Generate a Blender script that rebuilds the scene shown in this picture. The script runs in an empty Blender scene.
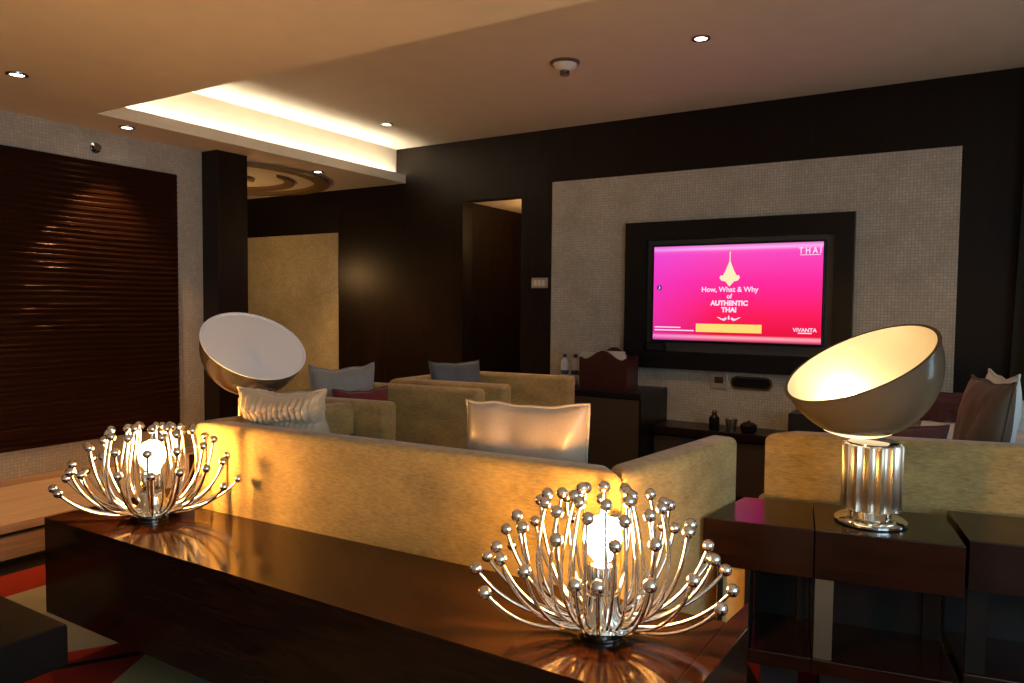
import bpy, bmesh, math, random
from mathutils import Vector, Matrix, noise
PI = math.pi
random.seed(7)
sc = bpy.context.scene
COL = sc.collection

# ------------------------------------------------------------------ materials
def srgb(r, g, b):
    def f(c):
        c /= 255.0
        return c / 12.92 if c <= 0.04045 else ((c + 0.055) / 1.055) ** 2.4
    return (f(r), f(g), f(b), 1.0)

class NT:
    def __init__(s, name):
        s.m = bpy.data.materials.new(name); s.m.use_nodes = True
        s.t = s.m.node_tree; s.t.nodes.clear()
        s.out = s.n('ShaderNodeOutputMaterial')
    def n(s, kind, **kw):
        nd = s.t.nodes.new(kind)
        for k, v in kw.items():
            if k in nd.inputs: nd.inputs[k].default_value = v
            else: setattr(nd, k, v)
        return nd
    def l(s, a, ao, b, bi):
        s.t.links.new(a.outputs[ao], b.inputs[bi])
    def coord(s, scale=(1, 1, 1), kind='Object', rot=(0, 0, 0)):
        tc = s.n('ShaderNodeTexCoord'); mp = s.n('ShaderNodeMapping')
        mp.inputs['Scale'].default_value = scale; mp.inputs['Rotation'].default_value = rot
        s.l(tc, kind, mp, 'Vector'); return mp
    def ramp(s, src, so, stops, interp='LINEAR'):
        r = s.n('ShaderNodeValToRGB'); cr = r.color_ramp; cr.interpolation = interp
        while len(cr.elements) < len(stops): cr.elements.new(0.5)
        for e, (p, c) in zip(cr.elements, stops):
            e.position = p; e.color = c if len(c) == 4 else (*c, 1)
        s.l(src, so, r, 'Fac'); return r

def simple(name, col, rough=0.5, metal=0.0, coat=0.0, spec=0.5, var=0.0, vscale=6.0, sheen=0.0, bump=0.0, bscale=60):
    N = NT(name)
    p = N.n('ShaderNodeBsdfPrincipled', Roughness=rough, Metallic=metal)
    p.inputs['Base Color'].default_value = col
    p.inputs['Coat Weight'].default_value = coat; p.inputs['Coat Roughness'].default_value = 0.05
    p.inputs['Specular IOR Level'].default_value = spec
    p.inputs['Sheen Weight'].default_value = sheen
    if var > 0:
        mp = N.coord((vscale,) * 3); nz = N.n('ShaderNodeTexNoise', Detail=4.0); N.l(mp, 'Vector', nz, 'Vector')
        a = tuple(c * (1 - var) for c in col[:3]); b = tuple(min(1, c * (1 + var)) for c in col[:3])
        r = N.ramp(nz, 'Fac', [(0.3, a), (0.7, b)]); N.l(r, 'Color', p, 'Base Color')
    if bump > 0:
        mp = N.coord((bscale,) * 3); nz = N.n('ShaderNodeTexNoise', Detail=3.0); N.l(mp, 'Vector', nz, 'Vector')
        b = N.n('ShaderNodeBump', Strength=bump, Distance=0.01); N.l(nz, 'Fac', b, 'Height'); N.l(b, 'Normal', p, 'Normal')
    N.l(p, 'BSDF', N.out, 'Surface')
    return N.m

def wood(name, dark, light, rough=0.25, coat=0.3, scale=(1.2, 14, 14), spec=0.5):
    N = NT(name)
    p = N.n('ShaderNodeBsdfPrincipled', Roughness=rough)
    p.inputs['Coat Weight'].default_value = coat; p.inputs['Coat Roughness'].default_value = 0.06
    p.inputs['Specular IOR Level'].default_value = spec
    mp = N.coord(scale); nz = N.n('ShaderNodeTexNoise', Scale=2.5, Detail=6.0, Distortion=1.2); N.l(mp, 'Vector', nz, 'Vector')
    r = N.ramp(nz, 'Fac', [(0.32, dark), (0.68, light)]); N.l(r, 'Color', p, 'Base Color')
    N.l(p, 'BSDF', N.out, 'Surface'); return N.m

def emis(name, col, strength):
    N = NT(name); e = N.n('ShaderNodeEmission', Strength=strength); e.inputs['Color'].default_value = col
    N.l(e, 'Emission', N.out, 'Surface'); return N.m

def mosaic(name, c1, c2, c3, grout, axes, pitch=0.019, rough=0.35):
    N = NT(name)
    tc = N.n('ShaderNodeTexCoord'); sep = N.n('ShaderNodeSeparateXYZ'); N.l(tc, 'Object', sep, 'Vector')
    cb = N.n('ShaderNodeCombineXYZ'); N.l(sep, axes[0], cb, 'X'); N.l(sep, axes[1], cb, 'Y')
    br = N.n('ShaderNodeTexBrick', offset=0.0, squash=1.0)
    br.inputs['Scale'].default_value = 1.0; br.inputs['Brick Width'].default_value = pitch
    br.inputs['Row Height'].default_value = pitch; br.inputs['Mortar Size'].default_value = 0.0016
    br.inputs['Mortar Smooth'].default_value = 0.3
    br.inputs['Color1'].default_value = (0, 0, 0, 1); br.inputs['Color2'].default_value = (1, 1, 1, 1)
    br.inputs['Mortar'].default_value = (0.5, 0.5, 0.5, 1)
    N.l(cb, 'Vector', br, 'Vector')
    r = N.ramp(br, 'Color', [(0.0, c1), (0.5, c2), (1.0, c3)])
    nz = N.n('ShaderNodeTexNoise', Scale=5.0, Detail=3.0); N.l(cb, 'Vector', nz, 'Vector')
    rv = N.ramp(nz, 'Fac', [(0.3, (0.85, 0.84, 0.82)), (0.7, (1.1, 1.1, 1.1))])
    mu = N.n('ShaderNodeMix', data_type='RGBA', blend_type='MULTIPLY'); mu.inputs[0].default_value = 1.0
    N.t.links.new(r.outputs['Color'], mu.inputs[6]); N.t.links.new(rv.outputs['Color'], mu.inputs[7])
    mx = N.n('ShaderNodeMix', data_type='RGBA'); N.t.links.new(br.outputs['Fac'], mx.inputs[0])
    N.t.links.new(mu.outputs[2], mx.inputs[6]); mx.inputs[7].default_value = grout
    p = N.n('ShaderNodeBsdfPrincipled', Roughness=rough)
    N.t.links.new(mx.outputs[2], p.inputs['Base Color'])
    inv = N.n('ShaderNodeMath', operation='SUBTRACT'); inv.inputs[0].default_value = 1.0; N.l(br, 'Fac', inv, 1)
    b = N.n('ShaderNodeBump', Strength=0.4, Distance=0.002); N.l(inv, 'Value', b, 'Height'); N.l(b, 'Normal', p, 'Normal')
    N.l(p, 'BSDF', N.out, 'Surface'); return N.m

def fabric(name, col, var=0.30, rough=0.85, sheen=0.25):
    N = NT(name)
    p = N.n('ShaderNodeBsdfPrincipled', Roughness=rough)
    p.inputs['Sheen Weight'].default_value = sheen; p.inputs['Sheen Roughness'].default_value = 0.4
    mp = N.coord((38, 38, 170)); nz = N.n('ShaderNodeTexNoise', Scale=1.0, Detail=5.0, Roughness=0.65); N.l(mp, 'Vector', nz, 'Vector')
    mp2 = N.coord((7, 7, 11)); n2 = N.n('ShaderNodeTexNoise', Scale=1.0, Detail=3.0); N.l(mp2, 'Vector', n2, 'Vector')
    add = N.n('ShaderNodeMath', operation='MULTIPLY_ADD'); N.l(nz, 'Fac', add, 0); add.inputs[1].default_value = 0.6
    ml = N.n('ShaderNodeMath', operation='MULTIPLY'); N.l(n2, 'Fac', ml, 0); ml.inputs[1].default_value = 0.4
    N.l(ml, 'Value', add, 2)
    a = tuple(c * (1 - var * 1.5) for c in col[:3]); b = tuple(min(1, c * (1 + var)) for c in col[:3])
    r = N.ramp(add, 'Value', [(0.32, a), (0.66, b)]); N.l(r, 'Color', p, 'Base Color')
    bp = N.n('ShaderNodeBump', Strength=0.25, Distance=0.004); N.l(nz, 'Fac', bp, 'Height'); N.l(bp, 'Normal', p, 'Normal')
    N.l(p, 'BSDF', N.out, 'Surface'); return N.m

M = {}
M['paint'] = simple('ceiling_paint', (0.72, 0.64, 0.51, 1), 0.75, var=0.03, vscale=1.5)
M['white'] = simple('white_paint', (0.78, 0.76, 0.70, 1), 0.6)
M['wenge'] = wood('dark_wenge_veneer', (0.008, 0.0042, 0.0027), (0.015, 0.008, 0.005), 0.32, 0.0, (10, 10, 1.0), 0.22)
M['wenge_wall'] = wood('dark_brown_wall_veneer', (0.0075, 0.0042, 0.003), (0.012, 0.007, 0.005), 0.45, 0.0, (8, 8, 0.8), 0.18)
M['rib'] = wood('ribbed_dark_wood', (0.005, 0.002, 0.0012), (0.014, 0.0045, 0.002), 0.34, 0.0, (3, 1.2, 30), 0.30)
_p = [n for n in M['rib'].node_tree.nodes if n.type == 'BSDF_PRINCIPLED'][0]; _p.inputs['Specular Tint'].default_value = (1.0, 0.42, 0.20, 1)
M['console'] = wood('polished_dark_walnut', (0.016, 0.006, 0.003), (0.034, 0.012, 0.0055), 0.12, 0.0, (1.6, 16, 16), 0.17)
M['table'] = wood('dark_mahogany', (0.009, 0.0033, 0.0018), (0.017, 0.0058, 0.003), 0.20, 0.0, (2, 16, 16), 0.35)
M['ledge'] = wood('pale_oak', (0.42, 0.27, 0.17), (0.56, 0.39, 0.25), 0.4, 0.1, (10, 0.8, 10))
M['black'] = simple('black_satin', (0.007, 0.007, 0.0075, 1), 0.35, spec=.25)
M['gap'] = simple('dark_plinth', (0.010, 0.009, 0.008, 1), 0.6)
M['leather'] = simple('dark_leather', (0.009, 0.008, 0.009, 1), 0.75, spec=.03, bump=0.15, bscale=120)
M['chrome'] = simple('polished_chrome', (0.88, 0.87, 0.84, 1), 0.035, 1.0)
M['dchrome'] = simple('dark_chrome', (0.35, 0.34, 0.33, 1), 0.12, 1.0)
M['steel'] = simple('brushed_steel', (0.26, 0.25, 0.20, 1), 0.42, 1.0)
M['alu'] = simple('satin_aluminium', (0.82, 0.74, 0.60, 1), 0.32, 1.0)
M['sofa'] = fabric('golden_beige_chenille', (0.42, 0.295, 0.11, 1))
M['sofa_seat'] = fabric('golden_beige_seat_chenille', (0.45, 0.33, 0.14, 1))
M['silk_gold'] = simple('champagne_silk', (0.42, 0.335, 0.25, 1), 0.33, sheen=0.5, var=0.08, vscale=40, spec=0.6)
M['silk_pleat'] = simple('beige_pleated_silk', (0.50, 0.41, 0.28, 1), 0.42, sheen=0.4, var=0.12, vscale=30)
M['piping'] = simple('cushion_piping', (0.50, 0.42, 0.30, 1), 0.5)
M['grey_silk'] = simple('grey_cushion_silk', (0.29, 0.28, 0.25, 1), 0.55, sheen=0.3, var=0.08, vscale=30)
M['slate'] = simple('slate_blue_silk', (0.105, 0.125, 0.135, 1), 0.5, sheen=0.2, var=0.15, vscale=30)
M['red'] = simple('deep_red_cloth', (0.16, 0.016, 0.010, 1), 0.7, sheen=0.2, var=0.12, vscale=30)
M['dred'] = simple('maroon_cloth', (0.075, 0.012, 0.012, 1), 0.7, sheen=0.2)
M['brown'] = simple('brown_cushion_cloth', (0.085, 0.055, 0.033, 1), 0.6, sheen=0.2, var=0.1, vscale=30)
M['pale'] = simple('pale_blue_white_cloth', (0.70, 0.76, 0.76, 1), 0.6)
M['mos_tv'] = mosaic('mosaic_tv_wall', (0.47, 0.44, 0.365, 1), (0.51, 0.475, 0.40, 1), (0.58, 0.54, 0.455, 1), (0.33, 0.30, 0.245, 1), ('X', 'Z'))
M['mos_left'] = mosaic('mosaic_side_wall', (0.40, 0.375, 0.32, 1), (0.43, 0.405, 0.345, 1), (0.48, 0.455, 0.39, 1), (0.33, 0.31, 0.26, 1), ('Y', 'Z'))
M['mos_gold'] = mosaic('mosaic_alcove', (0.40, 0.34, 0.20, 1), (0.45, 0.38, 0.23, 1), (0.52, 0.44, 0.27, 1), (0.34, 0.28, 0.17, 1), ('X', 'Z'))
M['plate'] = simple('satin_nickel_plate', (0.55, 0.50, 0.42, 1), 0.35, 0.6)
M['taccia_in'] = simple('white_enamel', (0.93, 0.95, 0.97, 1), 0.25, coat=.5)
M['maroon_wood'] = simple('maroon_lacquer', (0.045, 0.011, 0.011, 1), 0.35, var=0.15, vscale=5)
M['paper'] = simple('paper', (0.62, 0.60, 0.55, 1), 0.7)
M['bottle'] = simple('white_plastic', (0.62, 0.60, 0.60, 1), 0.35)
M['label'] = simple('navy_label', (0.05, 0.055, 0.11, 1), 0.5)
M['drape'] = simple('olive_brown_drape', (0.060, 0.048, 0.026, 1), 0.85, var=0.15, vscale=8, sheen=0.2)
M['upl'] = simple('ochre_upholstery', (0.50, 0.34, 0.13, 1), 0.8, var=0.06, vscale=10, sheen=0.2)
M['benchgrey'] = simple('grey_bench_cloth', (0.22, 0.22, 0.21, 1), 0.7)
M['bulb'] = emis('warm_lamp_bulb', (1.0, 0.45, 0.10, 1), 400.0)
M['bulb2'] = emis('warm_reflector_bulb', (1.0, 0.67, 0.29, 1), 150.0)
M['lens'] = emis('bowl_glass_glow', (1.0, 0.74, 0.40, 1), 2.2)  # glow of the lit bowl glass, put into an emissive material
M['led'] = emis('downlight_lens', (1.0, 0.86, 0.66, 1), 16.0)
M['cove'] = emis('cove_strip_light', (1.0, 0.88, 0.68, 1), 42.0)
M['tvwhite'] = emis('screen_white', srgb(255, 225, 250), 1.0)
M['tvyellow'] = emis('screen_yellow', srgb(255, 222, 120), 1.0)
M['tvcream'] = emis('screen_cream', srgb(255, 240, 190), 1.0)
M['tvicon'] = emis('screen_icon', srgb(70, 40, 110), 1.0)

def screen_mat():
    N = NT('lit_screen'); tc = N.n('ShaderNodeTexCoord'); sp = N.n('ShaderNodeSeparateXYZ'); N.l(tc, 'Object', sp, 'Vector')
    # object space of the screen: z from -0.322 to 0.322, x from -0.551 to 0.551
    mz = N.n('ShaderNodeMapRange'); mz.inputs['From Min'].default_value = -0.322; mz.inputs['From Max'].default_value = 0.322
    N.l(sp, 'Z', mz, 'Value')
    r = N.ramp(mz, 'Result', [(0.0, srgb(120, 5, 40)), (0.025, srgb(255, 120, 150)), (0.045, srgb(255, 175, 190)), (0.07, srgb(235, 20, 60)),
                              (0.30, srgb(255, 32, 95)), (0.62, srgb(255, 45, 160)), (0.90, srgb(250, 75, 190)), (0.935, srgb(255, 90, 200)), (0.965, srgb(255, 180, 245)), (1.0, srgb(230, 110, 200))])
    mxr = N.n('ShaderNodeMapRange'); mxr.inputs['From Min'].default_value = -0.551; mxr.inputs['From Max'].default_value = -0.12
    mxr.inputs['To Min'].default_value = 0.38; mxr.inputs['To Max'].default_value = 0.0
    N.l(sp, 'X', mxr, 'Value')
    mx = N.n('ShaderNodeMix', data_type='RGBA'); N.t.links.new(mxr.outputs['Result'], mx.inputs[0])
    N.t.links.new(r.outputs['Color'], mx.inputs[6]); mx.inputs[7].default_value = srgb(225, 70, 235)
    e = N.n('ShaderNodeEmission', Strength=1.0); N.t.links.new(mx.outputs[2], e.inputs['Color']); N.l(e, 'Emission', N.out, 'Surface')
    return N.m
M['screen'] = screen_mat()

def carpet():
    N = NT('striped_carpet'); tc = N.n('ShaderNodeTexCoord'); sp = N.n('ShaderNodeSeparateXYZ'); N.l(tc, 'Object', sp, 'Vector')
    R = (0.26, 0.022, 0.010); Bg = (0.34, 0.29, 0.18); D = (0.016, 0.012, 0.012); G = (0.26, 0.24, 0.20); O = (0.34, 0.28, 0.13)
    def band(src, so, lo, hi, stops):
        m = N.n('ShaderNodeMapRange'); m.inputs['From Min'].default_value = lo; m.inputs['From Max'].default_value = hi; N.l(src, so, m, 'Value')
        return N.ramp(m, 'Result', [((p - lo) / (hi - lo), c) for p, c in stops], 'CONSTANT')
    a = band(sp, 'X', -7, 3, [(-7, D), (-3.70, R), (-3.41, Bg), (-3.0, G), (-1.6, R), (-0.9, Bg)])
    sk = N.n('ShaderNodeMath', operation='MULTIPLY_ADD'); N.l(sp, 'Y', sk, 0); sk.inputs[1].default_value = -0.63; sk.inputs[2].default_value = 0.882
    ad = N.n('ShaderNodeMath', operation='ADD'); N.l(sp, 'X', ad, 0); N.l(sk, 'Value', ad, 1)
    b = band(ad, 'Value', -7, 3, [(-7, Bg), (-5.2, R), (-4.7, G), (-2.70, R), (-2.575, D), (-2.545, R), (-2.30, O), (-2.14, G), (-1.5, R), (-1.1, Bg), (-0.4, D), (0.1, R), (0.5, G)])
    gt = N.n('ShaderNodeMath', operation='GREATER_THAN'); N.l(sp, 'X', gt, 0); gt.inputs[1].default_value = -3.1
    mx = N.n('ShaderNodeMix', data_type='RGBA'); N.t.links.new(gt.outputs[0], mx.inputs[0])
    N.t.links.new(a.outputs['Color'], mx.inputs[6]); N.t.links.new(b.outputs['Color'], mx.inputs[7])
    s3 = N.n('ShaderNodeMath', operation='MULTIPLY_ADD'); N.l(sp, 'Y', s3, 0); s3.inputs[1].default_value = 0.54; s3.inputs[2].default_value = 2.40 - 0.54 * 1.44
    a3 = N.n('ShaderNodeMath', operation='ADD'); N.l(sp, 'X', a3, 0); N.l(s3, 'Value', a3, 1)
    c3 = band(a3, 'Value', -1, 4, [(-1, O), (.27, G), (.75, R), (1.15, Bg), (1.9, D), (2.4, R), (2.8, G)])
    g3 = N.n('ShaderNodeMath', operation='GREATER_THAN'); N.l(a3, 'Value', g3, 0); g3.inputs[1].default_value = 0.0
    m3 = N.n('ShaderNodeMix', data_type='RGBA'); N.t.links.new(g3.outputs[0], m3.inputs[0])
    N.t.links.new(mx.outputs[2], m3.inputs[6]); N.t.links.new(c3.outputs['Color'], m3.inputs[7]); mx = m3
    nz = N.n('ShaderNodeTexNoise', Scale=220.0, Detail=2.0); N.l(tc, 'Object', nz, 'Vector')
    bp = N.n('ShaderNodeBump', Strength=0.4, Distance=0.005); N.l(nz, 'Fac', bp, 'Height')
    p = N.n('ShaderNodeBsdfPrincipled', Roughness=0.95); N.t.links.new(mx.outputs[2], p.inputs['Base Color']); N.l(bp, 'Normal', p, 'Normal')
    p.inputs['Specular IOR Level'].default_value = 0.1
    N.l(p, 'BSDF', N.out, 'Surface'); return N.m
M['carpet'] = carpet()

def pane_mat():
    N = NT('window_glass'); t = N.n('ShaderNodeBsdfTransparent'); g = N.n('ShaderNodeBsdfGlossy', Roughness=0.02)
    mx = N.n('ShaderNodeMixShader'); mx.inputs['Fac'].default_value = 0.06
    N.l(t, 'BSDF', mx, 1); N.l(g, 'BSDF', mx, 2); N.l(mx, 'Shader', N.out, 'Surface'); return N.m
M['pane'] = pane_mat()

def clear_mat(name, tint, gloss):
    N = NT(name); t = N.n('ShaderNodeBsdfTransparent'); t.inputs['Color'].default_value = tint
    g = N.n('ShaderNodeBsdfGlossy', Roughness=0.08); mx = N.n('ShaderNodeMixShader'); mx.inputs['Fac'].default_value = gloss
    N.l(t, 'BSDF', mx, 1); N.l(g, 'BSDF', mx, 2); N.l(mx, 'Shader', N.out, 'Surface'); return N.m
M['socket_glass'] = clear_mat('smoky_clear_glass', (0.72, 0.72, 0.72, 1), 0.25)

def bowl_lit(name, col, fac, rough):
    N = NT(name); p = N.n('ShaderNodeBsdfPrincipled', Roughness=rough); p.inputs['Base Color'].default_value = col
    tr = N.n('ShaderNodeBsdfTranslucent'); tr.inputs['Color'].default_value = (0.75, 0.66, 0.50, 1)
    mx = N.n('ShaderNodeMixShader'); mx.inputs['Fac'].default_value = fac
    N.l(p, 'BSDF', mx, 1); N.l(tr, 'BSDF', mx, 2); N.l(mx, 'Shader', N.out, 'Surface'); return N.m
M['bowl_lit'] = bowl_lit('white_lit_glass', (0.55, 0.52, 0.47, 1), 0.10, .4)
M['bowl_out'] = bowl_lit('smoky_frosted_glass', (0.12, 0.095, 0.065, 1), 0.16, .18)
M['bowl_unlit'] = simple('smoky_mirrored_glass', (0.46, 0.40, 0.34, 1), 0.12, 0.85)

# ------------------------------------------------------------------ mesh helpers
def link(name, bm, mat, parent=None, smooth=False, angle=None):
    me = bpy.data.meshes.new(name); bm.normal_update(); bm.to_mesh(me); bm.free()
    if mat is not None: me.materials.append(mat)
    if smooth:
        for p in me.polygons: p.use_smooth = True
        if angle:
            try: me.set_sharp_from_angle(angle=math.radians(angle))
            except Exception: pass
    o = bpy.data.objects.new(name, me); COL.objects.link(o)
    if parent: o.parent = parent
    return o

def empty(name, loc=(0, 0, 0), rz=0.0):
    o = bpy.data.objects.new(name, None); COL.objects.link(o); o.location = loc; o.rotation_euler = (0, 0, rz)
    o.empty_display_size = 0.1; return o

def tag(o, label, cat, group=None):
    o['label'] = label; o['category'] = cat; o['kind'] = 'thing'
    if group: o['group'] = group
    return o

def structure(o, label=None):
    o['kind'] = 'structure'
    if label: o['label'] = label
    return o

def bevel(bm, verts, r, seg=2):
    es = {e for v in verts for e in v.link_edges}
    bmesh.ops.bevel(bm, geom=list(es), offset=r, segments=seg, profile=0.5, affect='EDGES', clamp_overlap=True)

def box(bm, x0, x1, y0, y1, z0, z1, bev=0.0, seg=2):
    v = bmesh.ops.create_cube(bm, size=1.0)['verts']
    for q in v:
        q.co = Vector(((x0 + x1) / 2 + q.co.x * (x1 - x0), (y0 + y1) / 2 + q.co.y * (y1 - y0), (z0 + z1) / 2 + q.co.z * (z1 - z0)))
    if bev > 0: bevel(bm, v, bev, seg)
    return bm

def B(*a, **k): return box(bmesh.new(), *a, **k)

def prism(bm, pts, z0, z1, bev=0.0, seg=2):
    n = len(pts)
    lo = [bm.verts.new((p[0], p[1], z0)) for p in pts]; hi = [bm.verts.new((p[0], p[1], z1)) for p in pts]
    bm.faces.new(lo[::-1]); bm.faces.new(hi)
    for i in range(n):
        j = (i + 1) % n; bm.faces.new((lo[i], lo[j], hi[j], hi[i]))
    bmesh.ops.recalc_face_normals(bm, faces=bm.faces[:])
    if bev > 0: bevel(bm, lo + hi, bev, seg)
    return bm

def lathe(bm, prof, n=32, c=(0, 0, 0), flute=0, depth=0.0, cap=True):
    rings = []
    for r, z in prof:
        ring = []
        for i in range(n):
            a = 2 * PI * i / n
            rr = r * (1 - depth * abs(math.sin(flute * a / 2)) ** 0.8) if flute else r
            ring.append(bm.verts.new((c[0] + rr * math.cos(a), c[1] + rr * math.sin(a), c[2] + z)))
        rings.append(ring)
    for a, b in zip(rings, rings[1:]):
        for i in range(n):
            j = (i + 1) % n; bm.faces.new((a[i], a[j], b[j], b[i]))
    if cap:
        bm.faces.new(rings[0][::-1]); bm.faces.new(rings[-1])
    return bm

def tube(bm, pts, r, n=8):
    pts = [Vector(p) for p in pts]; rings = []
    up = Vector((0, 0, 1))
    for i, p in enumerate(pts):
        d = (pts[min(i + 1, len(pts) - 1)] - pts[max(i - 1, 0)]).normalized()
        a = d.cross(up)
        if a.length < 1e-3: a = d.cross(Vector((1, 0, 0)))
        a.normalize(); b = d.cross(a).normalized()
        if rings and (a.dot(prev) < 0): a, b = -a, -b
        prev = a
        rings.append([bm.verts.new(p + r * (math.cos(2 * PI * k / n) * a + math.sin(2 * PI * k / n) * b)) for k in range(n)])
    for a, b in zip(rings, rings[1:]):
        for k in range(n):
            j = (k + 1) % n; bm.faces.new((a[k], a[j], b[j], b[k]))
    bm.faces.new(rings[0][::-1]); bm.faces.new(rings[-1])
    bmesh.ops.recalc_face_normals(bm, faces=bm.faces[:])
    return bm

def ball(bm, c, r, u=16, v=10):
    q = bmesh.ops.create_uvsphere(bm, u_segments=u, v_segments=v, radius=r)['verts']
    for w in q: w.co += Vector(c)
    return bm

# ------------------------------------------------------------------ camera
cam = bpy.data.cameras.new('camera'); cam.sensor_width = 36.0; cam.lens = 36.0 * 737.83 / 1024.0; cam.clip_start = 0.05
co = bpy.data.objects.new('camera', cam); COL.objects.link(co)
R0 = (0.85230498, 0.52295309, 0.0098125); R1 = (0.03413058, -0.03688582, -0.99873647); R2 = (-0.52193038, 0.85156298, -0.04928666)
co.matrix_world = Matrix(((R0[0], -R1[0], -R2[0], 0.0), (R0[1], -R1[1], -R2[1], 0.0), (R0[2], -R1[2], -R2[2], 1.25), (0, 0, 0, 1)))
sc.camera = co

# ------------------------------------------------------------------ the room
XR, YN, YT, XL = 1.9, -1.7, 5.0, -4.55
SOF, CEI = 2.29, 2.59
structure(link('floor', B(-7, XR + .2, YN - .2, 8.4, -0.1, 0), M['carpet']), 'carpet of red, beige and dark bands')
# upper ceiling over the lounge, the lower soffit around it
structure(link('ceiling', B(-4.262, XR + .2, 2.33, YT + .15, CEI, CEI + .1), M['paint']), 'plain raised ceiling above the lounge')
structure(link('ceiling_soffit', B(-7, XR + .2, YN - .2, 2.33, SOF, CEI + .1), M['paint']), 'lowered ceiling nearest the camera')
bm = bmesh.new(); box(bm, -7, -4.2625, 2.3305, YT + .15, SOF, CEI + .1)
structure(link('ceiling_left', bm, M['paint']), 'lowered ceiling strip over the side wall')
bm = bmesh.new(); box(bm, -4.262, -4.15, 2.3305, YT - .01, SOF, 2.305); box(bm, -4.165, -4.15, 2.3305, YT - .01, 2.3055, 2.362)
structure(link('trim_1', bm, M['paint']), 'cove lip below the concealed light')
cs = empty('cove_light', (-4.225, 3.66, 2.31)); tag(cs, 'concealed white strip light running along the ceiling cove', 'light')
link('strip', B(-.02, .02, -1.30, 1.28, 0, .012), M['cove'], cs)
link('tray', B(-.025, .025, -1.31, 1.29, -.005, 0), M['white'], cs)

# TV wall: dark veneer with an opening to a corridor
bm = bmesh.new()
box(bm, -2.99, 2.1, YT, YT + .12, 0, 2.62)
box(bm, -3.54, -2.99, YT, YT + .12, 2.10, 2.62)
box(bm, -7, -3.54, YT, YT + .12, 0, 2.62)
structure(link('wall_back', bm, M['wenge_wall']), 'dark wood veneer wall holding the screen')
structure(link('wall_corridor', B(-3.62, -3.54, YT + .12, 8.2, 0, 2.3), M['wenge']), 'dark polished wall inside the opening')
structure(link('wall_corridor_end', B(-3.6, -1.2, 8.2, 8.3, 0, 2.3), M['wenge_wall']))
structure(link('wall_corridor_right', B(-1.6, -1.5, YT + .12, 8.2, 0, 2.3), M['wenge_wall']))
structure(link('ceiling_corridor', B(-3.54, -1.5, YT + .12, 8.2, 2.10, 2.2), M['paint']), 'warm lit ceiling inside the opening')
structure(link('trim_2', B(-2.705, -0.045, YT - .02, YT - .0005, .44, 2.186), M['mos_tv']), 'silver beige mosaic panel around the screen')
structure(link('trim_3', B(-6.4, -4.94, YT - .02, YT - .0005, .0, 1.90), M['mos_gold']), 'golden mosaic panel in the alcove')
structure(link('trim_4', B(-4.938, -3.54, YT - .015, YT - .0005, 0, 2.10), M['wenge']), 'dark reddish wood panel left of the opening')
# left wall
structure(link('wall_left', B(XL - .12, XL, YN, 3.28, 0, SOF), M['mos_left']), 'mosaic tiled side wall')
structure(link('wall_alcove', B(-6.6, -6.48, 3.28, YT, 0, SOF), M['wenge_wall']))
structure(link('wall_alcove_near', B(-6.6, XL - .12, 3.16, 3.28, 0, SOF), M['wenge_wall']))
structure(link('pillar_trim', B(-4.60, -4.385, 3.281, 3.53, 0, SOF, bev=.004), M['wenge']), 'dark square pillar at the end of the mosaic wall').name = 'wall_pillar'
structure(link('baseboard_left', B(XL, XL + .02, YN, 3.27, .212, .245), M['ledge']), 'pale wood strip under the mosaic')
# near and right walls
structure(link('wall_near', B(-7, XR + .2, YN - .12, YN, 0, CEI), M['paint']))
W = [(-1.5, 1.4), (3.15, 3.65)]
bm = bmesh.new()
ys = [YN] + [v for w in W for v in w] + [YT]
for i in range(0, len(ys), 2): box(bm, XR, XR + .15, ys[i], ys[i + 1], 0, CEI + .05)
for a, b in W:
    box(bm, XR, XR + .15, a, b, 0, .55); box(bm, XR, XR + .15, a, b, 2.2, CEI + .05)
structure(link('wall_right', bm, M['paint']), 'window wall')
for i, (a, b) in enumerate(W):
    w = structure(empty('window_%d' % (i + 1), (XR + .08, (a + b) / 2, .55)))
    h = (b - a) / 2; f = bmesh.new()
    box(f, -.03, .03, -h, h, 0, .05); box(f, -.03, .03, -h, h, 1.60, 1.65)
    box(f, -.03, .03, -h, -h + .05, .05, 1.60); box(f, -.03, .03, h - .05, h, .05, 1.60); box(f, -.03, .03, -.025, .025, .05, 1.60)
    link('window_frame', f, M['black'], w)
    link('pane', B(-.004, .004, -h + .05, h - .05, .05, 1.60), M['pane'], w)

# ribbed dark wood panel on the mosaic wall
bm = bmesh.new(); ny, nz = 44, 330; y0, y1, z0, z1 = .3, 3.075, .402, 2.10
g = []
for i in range(nz + 1):
    row = []
    z = z0 + (z1 - z0) * i / nz
    for j in range(ny + 1):
        y = y0 + (y1 - y0) * j / ny
        ph = z * 2 * PI / .034 + 2.6 * noise.noise(Vector((y * 1.3, z * 2.5, 1.0)))
        d = .0022 * math.sin(ph) + .0016 * math.sin(ph * 2.3 + 2.0 * noise.noise(Vector((y * 2.0, z * 3, 7.0))))
        row.append(bm.verts.new((XL + .022 + d, y, z)))
    g.append(row)
for i in range(nz):
    for j in range(ny): bm.faces.new((g[i][j], g[i][j + 1], g[i + 1][j + 1], g[i + 1][j]))
bmesh.ops.recalc_face_normals(bm, faces=bm.faces[:])
def skirt(vs):
    ws = [bm.verts.new((XL + .0005, v.co.y, v.co.z)) for v in vs]
    for k in range(len(vs) - 1): bm.faces.new((vs[k], vs[k + 1], ws[k + 1], ws[k]))
skirt(g[0]); skirt(g[-1]); skirt([r[0] for r in g]); skirt([r[-1] for r in g])
o = link('ribbed_panel', bm, M['rib'], smooth=True, angle=60); tag(o, 'large dark wood wall panel with wavy horizontal ribs on mosaic', 'wall panel')

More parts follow.
